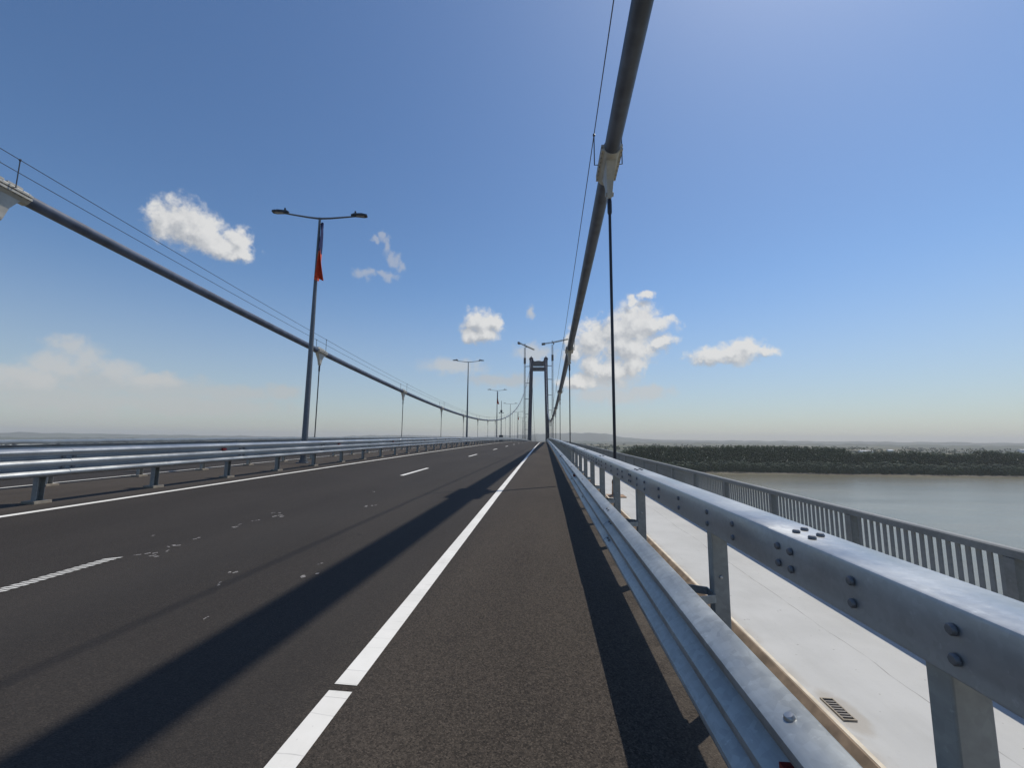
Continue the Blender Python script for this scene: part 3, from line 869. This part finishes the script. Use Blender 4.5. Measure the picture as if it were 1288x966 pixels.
# near bank, far behind and beside the camera
mb = MB(); mb.add([(-15500, -15500, WATER+1.5), (15500, -15500, WATER+1.5), (15500, -420, WATER+1.5), (-15500, -420, WATER+1.5)], [(0,1,2,3)])
struct(mb, 'near_ground', M['land'])
# far ridge lines
rnd = random.Random(11)
def fbm(x, seed):
    v, a, f = 0, 1, 1
    for o in range(5):
        v += a*math.sin(x*f*1.7 + seed*3.1 + o*1.3)*math.cos(x*f*.73 + seed + o*2.1); a *= .5; f *= 2.13
    return v
def ridge(name, dist, hfun, a0, a1, mat):
    mb = MB(); vs, fs = [], []; n = 260
    for i in range(n+1):
        az = a0 + (a1-a0)*i/n; h = hfun(az)
        for (dd, hh) in ((-900, 0), (-450, .55), (-150, .9), (0, 1.0), (300, .8)):
            d = dist + dd*(1+.3*math.sin(az*.7)); vs.append((d*math.sin(R(az)), d*math.cos(R(az)), WATER+1.5 + h*hh*(1+.04*fbm(az*3+dd, 2))))
    for i in range(n):
        for k in range(4): fs.append((i*5+k, i*5+k+1, (i+1)*5+k+1, (i+1)*5+k))
    mb.add(vs, fs); struct(mb, name, mat, smooth=80)
def mount(az):
    e = .0
    for (c, w, h) in ((1.5, 3.4, .66), (5.5, 2.6, .72), (8.2, 1.8, .38), (-3.5, 3.2, .36), (-8, 4, .22), (-16, 4.5, .30), (-22, 3.5, .22), (-44, 9, .08), (-52, 4, .12), (11, 3, .16)):
        e += h*math.exp(-((az-c)/w)**2)
    e = min(e, .80) + .045*fbm(az*1.1, 1) + .06
    return max(15, e*.01745*13000 + 47)
ridge('hills', 13000, mount, -62, 62, M['hill'])
def low(az): return max(6, 20 + 8*fbm(az*2.3, 4) )
ridge('wooded_plain_edge', 7600, low, -62, 62, M['hill'])

# ------------------------------------------------------------------ woods on the far bank
def wood(name, mat, spots, seed, clump):
    rnd = random.Random(seed); V, F = [], []
    for (x, y, z0, h, w, n, kind) in spots:
        lean = rnd.uniform(-.03, .03)
        for q in range(n):
            f = rnd.random()
            if kind == 'poplar':
                rz = .12 + .88*f; rad = w*.5*(.55+.6*math.sin(math.pi*min(1, .12+.86*f)))
            else:
                rz = .05 + .95*f; rad = w*.5*math.sqrt(max(.05, 1-(2*f-.8)**2*.6))
            a = rnd.random()*6.283; rr = rad*math.sqrt(rnd.random())
            c = Vector((x + rr*math.cos(a) + lean*h*rz, y + rr*math.sin(a), z0 + h*rz))
            s = clump*rnd.uniform(.6, 1.25)
            up = max(0, (f-.88)*6)
            nrm = Vector((rnd.gauss(0,.26), -1+rnd.gauss(0,.2)+up*.5, rnd.gauss(0,.16)+.10+up)).normalized()
            u = nrm.cross(Vector((0,0,1)) if abs(nrm.z) < .9 else Vector((1,0,0))).normalized(); v = nrm.cross(u)
            b0 = len(V); m = 5
            for k in range(m):
                an = 6.283*k/m + rnd.uniform(-.35,.35); r_ = s*rnd.uniform(.55, 1.05)
                V.append(c + u*math.cos(an)*r_ + v*math.sin(an)*r_ + nrm*rnd.uniform(-.2,.2)*s)
            V.append(c + nrm*s*.35)
            for k in range(m): F.append((b0+k, b0+(k+1) % m, b0+m))
    me = bpy.data.meshes.new(name); me.from_pydata(V, [], F); me.materials.append(mat)
    o = bpy.data.objects.new(name, me); COL.objects.link(o); o['kind'] = 'stuff'; return o
rnd = random.Random(21); sp = []
zb = WATER + 2
for row in range(6):
    x = 118
    while x < 980:
        y = BANK(x) + 62 + row*6.5 + rnd.uniform(-1.2, 1.2)
        if x < 497: h = 37.5 + rnd.uniform(-1.4, 1.6) + 1.3*math.sin(x*.021)
        elif x < 700: h = 30.0 + rnd.uniform(-2.2, 2) + 2.0*math.sin(x*.035)
        else: h = 33 + rnd.uniform(-2, 2) + 2*math.sin(x*.03)
        if x < 160: h *= .55 + .45*(x-118)/42
        sp.append((x, y, zb, h, 5.2, 60 if row < 3 else 24, 'poplar')); x += 4.6*rnd.uniform(.85, 1.15)
wood('poplar_wood', M['poplar'], sp, 1, 1.35)
sp = []
for row in range(4):
    x = 60
    while x < 950:
        y = BANK(x) + 12 + row*7 + rnd.uniform(-2.5, 2.5)
        h = (12.5 if row < 2 else 14.5) + rnd.uniform(-2.5, 2.5) + 1.5*math.sin(x*.05)
        if rnd.random() < .02: h *= .45
        sp.append((x, y, WATER+1.0, h, 8, 80, 'willow')); x += 5.6*rnd.uniform(.7, 1.3)
wood('willow_thicket', M['willow'], sp, 2, 1.15)
sp = []
for row in range(3):
    x = -1750
    while x < -70:
        y = BANK(x) + 20 + row*9 + rnd.uniform(-3, 3)
        h = 26 + rnd.uniform(-4, 4) + 4*math.sin(x*.013)
        sp.append((x, y, WATER+1.4, h, 9, 24, 'willow')); x += 8*rnd.uniform(.7, 1.3)
wood('distant_river_wood', M['poplar'], sp, 3, 2.6)
# scattered trees on the plain behind
sp = []
for q in range(900):
    az = rnd.uniform(-58, 58); d = rnd.choice((1500, 2100, 2600, 3300, 4200)) + rnd.gauss(0, 60)
    sp.append((d*math.sin(R(az)), d*math.cos(R(az)), zb, rnd.uniform(8, 17), rnd.uniform(14, 40), 16, 'willow'))
wood('scattered_plain_trees', M['poplar'], sp, 4, 4.0)

# pale farm buildings beyond the wood
def farm(x, y, L, W_, H, label):
    t = thing('farm_building', label, 'building', (x, y, zb), 'pale farm buildings beyond the wood')
    b = MB(); b.box(x-L/2, x+L/2, y-W_/2, y+W_/2, zb-1, zb+H); part(b, 'wall', M['whitewall'], t)
    b = MB(); b.plate([(y-W_/2-.8, zb+H), (y+W_/2+.8, zb+H), (y, zb+H+W_*.22)], L+1.4, 'x', x); part(b, 'roof', M['roof'], t)
    b = MB(); b.box(x-2, x+2, y-W_/2-.15, y-W_/2-.002, zb, zb+4); part(b, 'door', M['roof'], t)
farm(1310, 1765, 17, 14, 17, 'bright white farm building beyond the wood, the brightest speck over the trees')
farm(1240, 1790, 46, 14, 13, 'long low pale shed left of the bright white farm building')
farm(2010, 1990, 44, 14, 20, 'pale low building beyond the wood at the right edge of the photo')

# ------------------------------------------------------------------ haze
HZ = 15900
bm = bmesh.new(); bmesh.ops.create_cube(bm, size=1)
for v in bm.verts: v.co = Vector((v.co.x*2*HZ, v.co.y*2*HZ, WATER-3 if v.co.z < 0 else 178.0))
me = bpy.data.meshes.new('haze'); bm.to_mesh(me); bm.free()
hz = bpy.data.objects.new('haze', me); COL.objects.link(hz); hz['kind'] = 'stuff'
m = bpy.data.materials.new('haze_air'); m.use_nodes = True; nt = m.node_tree; nt.nodes.clear()
o = nt.nodes.new('ShaderNodeOutputMaterial'); pv = nt.nodes.new('ShaderNodeVolumePrincipled')
pv.inputs['Color'].default_value = (.94, .94, .92, 1); pv.inputs['Density'].default_value = 7.5e-5; pv.inputs['Anisotropy'].default_value = .2
nt.links.new(pv.outputs[0], o.inputs['Volume']); me.materials.append(m)

# ------------------------------------------------------------------ sky with its clouds
STR = 0.115
w = bpy.data.worlds.new('World'); scene.world = w; w.use_nodes = True
nt = w.node_tree; nt.nodes.clear(); g = N(nt)
out = nt.nodes.new('ShaderNodeOutputWorld'); bg = nt.nodes.new('ShaderNodeBackground'); nt.links.new(bg.outputs[0], out.inputs[0])
sky = nt.nodes.new('ShaderNodeTexSky'); sky.sky_type = 'NISHITA'; sky.sun_disc = False
sky.sun_elevation = math.asin(SUN.z); sky.sun_rotation = math.atan2(SUN.x, SUN.y)
sky.air_density = 1.0; sky.dust_density = 0.6; sky.ozone_density = 3.0; sky.altitude = 0
CL = {
'cumulus': [(-44.99,21.64,1.28,1.5),(-43.2,22.02,1.76,1.84),(-41.31,21.59,1.99,1.58),(-39.6,20.71,2.07,1.14),(-38.12,21.4,1.07,1.07),(-37.7,20.14,1.39,0.75),(-42.7,21.21,2.05,1.09),(-8.52,15.18,2.15,1.44),(-6.8,15.43,1.08,0.93),(-9.56,13.5,1.5,0.83),(-8.06,13.85,1.5,1.04),(12.02,14.7,2.59,2.39),(9.58,14.24,2.04,1.82),(6.36,12.94,2.29,2.05),(14.19,14.55,2.14,0.89),(15.09,12.51,1.73,0.69),(10.94,11.94,3.4,1.82),(11.49,9.89,1.39,1.62),(6.31,9.64,1.45,1.35),(8.86,9.06,2.23,1.44),(13.62,18.22,0.79,0.48),(11.7,17.6,0.6,0.59),(3.94,11.77,1.05,1.45),(4.52,7.59,2.28,0.73),(20.89,10.26,2.28,0.86),(23.41,10.44,2.19,1.02),(24.51,10.81,1.32,1.01),(26.28,10.37,1.04,0.54)],
'soft': [(-1.38,11.51,2.99,1.36),(-12.22,9.45,4.6,1.15),(8.02,7.54,5.27,1.34),(13.24,6.0,3.08,1.21),(8.79,5.78,6.01,1.44),(-1.71,17.01,0.54,0.82),(-50.53,8.03,1.6,1.1),(-49.17,7.18,1.8,1.25),(-51.29,6.45,2.2,1.1),(-47.2,6.4,2.0,1.2),(-53.0,5.2,2.4,1.2),(-44.5,5.6,2.6,.9)],
'bank': [(-53.02,4.31,2.78,1.53),(-49.07,5.07,3.76,1.8),(-43.77,4.92,5.07,1.38),(-37.54,4.77,4.45,1.14),(-32.47,5.27,1.81,1.02),(-5.84,7.8,5.3,0.95),(-50.46,3.09,6.14,1.45),(-40.99,3.27,9.56,1.18)],
'wisp': [(-21.85,25.0,0.51,0.82),(-21.07,23.71,0.61,1.11),(-20.18,22.3,0.71,1.13),(-19.63,21.59,0.61,0.95),(-23.9,20.35,1.76,0.85),(-21.11,20.48,1.41,0.57),(-22.73,24.43,0.8,0.37)]}
d = g.vmath('NORMALIZE', g.coord('Generated')); dx, dy, dz = g.sep(d)
az = g.math('MULTIPLY', g.math('ARCTAN2', dx, dy), 57.2958); el = g.math('MULTIPLY', g.math('ARCSINE', dz), 57.2958)
P = g.comb(az, el, 0.0)
nz = g.vmath('SUBTRACT', g.noise(d, 26, 6, .62, color=True), (.5, .5, .5))
Pw = g.vmath('ADD', P, g.vmath('MULTIPLY', nz, (3.2, 2.4, 0)))
nf = g.math('SUBTRACT', g.noise(d, 48, 7, .62), .5)
def field(blobs):
    L = None
    for (cx, cy, rx, ry) in blobs:
        l = g.vmath('LENGTH', g.vmath('MULTIPLY_ADD', Pw, (1/rx, 1/ry, 0), (-cx/rx, -cy/ry, 0)), out=1)
        L = l if L is None else g.math('SMOOTH_MIN', L, l, .25)
    return L
fc = field([(a, b_, rx*1.13, ry*1.15) for a, b_, rx, ry in CL['cumulus']]); fsft = field(CL['soft']); fb = field(CL['bank']); fw = field(CL['wisp'])
mc = g.ramp(g.math('ADD', fc, g.math('MULTIPLY', nf, 1.6)), 1.42, .60)
ms = g.math('MULTIPLY', g.ramp(g.math('ADD', fsft, g.math('MULTIPLY', nf, 1.3)), 1.3, .3), .72)
mbk = g.math('MULTIPLY', g.ramp(g.math('ADD', fb, g.math('MULTIPLY', nf, 1.3)), 1.35, .35), .62)
mw = g.math('MULTIPLY', g.ramp(g.math('ADD', fw, g.math('MULTIPLY', nf, 2.6)), 1.2, .2), .50)
def col(r, gg, b_): return (r/STR, gg/STR, b_/STR)
fs2 = field([(a-.55, b_-.95, rx*1.13, ry*1.15) for a, b_, rx, ry in CL['cumulus']])
lit = g.math('SUBTRACT', fs2, fc)
shade = g.ramp(g.math('ADD', g.math('MULTIPLY', lit, .9), g.math('ADD', g.math('MULTIPLY', g.sep(nz)[1], 1.1), g.math('MULTIPLY', nf, -1.6))), -.75, .55)
ccol = g.mix(shade, col(.42, .44, .47), col(.76, .755, .74))
hs = nt.nodes.new('ShaderNodeHueSaturation'); hs.inputs['Saturation'].default_value = 1.14; gm = nt.nodes.new('ShaderNodeGamma'); gm.inputs[1].default_value = 1.22; nt.links.new(sky.outputs[0], gm.inputs[0]); nt.links.new(gm.outputs[0], hs.inputs['Color']); hs.inputs['Value'].default_value = .70; hs.inputs['Saturation'].default_value = 1.04
c = g.vmath('MULTIPLY', hs.outputs[0], g.comb(*[g.ramp(el, 0, 22, q, t_) for q, t_ in ((.92, 1.0), (.95, 1.03), (.98, 1.0))]))
c = g.mix(g.ramp(el, 21, -2, 0, .60), c, col(.43, .46, .475))
c = g.mix(mbk, c, col(.50, .505, .50))
c = g.mix(ms, c, col(.56, .57, .57))
c = g.mix(mw, c, col(.52, .53, .55))
c = g.mix(g.math('MULTIPLY', mc, .93), c, ccol)
nt.links.new(c, bg.inputs[0]); bg.inputs[1].default_value = STR

sl = bpy.data.lights.new('sun', 'SUN'); sl.energy = 3.25; sl.angle = R(.53); sl.color = (1.0, .925, .81)
so = bpy.data.objects.new('sun', sl); COL.objects.link(so)
so.rotation_euler = SUN.to_track_quat('Z', 'Y').to_euler(); so.location = SUN*300

# ------------------------------------------------------------------ camera
pi_, ro, ya = 0.127252, 0.008719, 0.075774
U = Vector((math.cos(ya), math.sin(ya), 0)); V_ = Vector((math.sin(pi_)*math.sin(ya), -math.sin(pi_)*math.cos(ya), math.cos(pi_)))
Rt = U*math.cos(ro) + V_*math.sin(ro); Up = -U*math.sin(ro) + V_*math.cos(ro); Bk = Rt.cross(Up)
cam = bpy.data.cameras.new('camera'); co = bpy.data.objects.new('camera', cam); COL.objects.link(co)
mw4 = Matrix.Identity(4)
for i in range(3): mw4[i][0], mw4[i][1], mw4[i][2] = Rt[i], Up[i], Bk[i]
mw4[2][3] = CAM_H
co.matrix_world = mw4
cam.sensor_width = 36; cam.lens = 36*543.26/1288; cam.clip_start = .05; cam.clip_end = 60000
scene.camera = co

scene.view_settings.view_transform = 'Standard'; scene.view_settings.look = 'None'
scene.view_settings.exposure = 0.0; scene.view_settings.gamma = 1.0
scene.render.engine = 'CYCLES'
cy = scene.cycles
cy.use_denoising = True
cy.max_bounces = 6; cy.diffuse_bounces = 3; cy.glossy_bounces = 3; cy.volume_bounces = 0; cy.transparent_max_bounces = 6
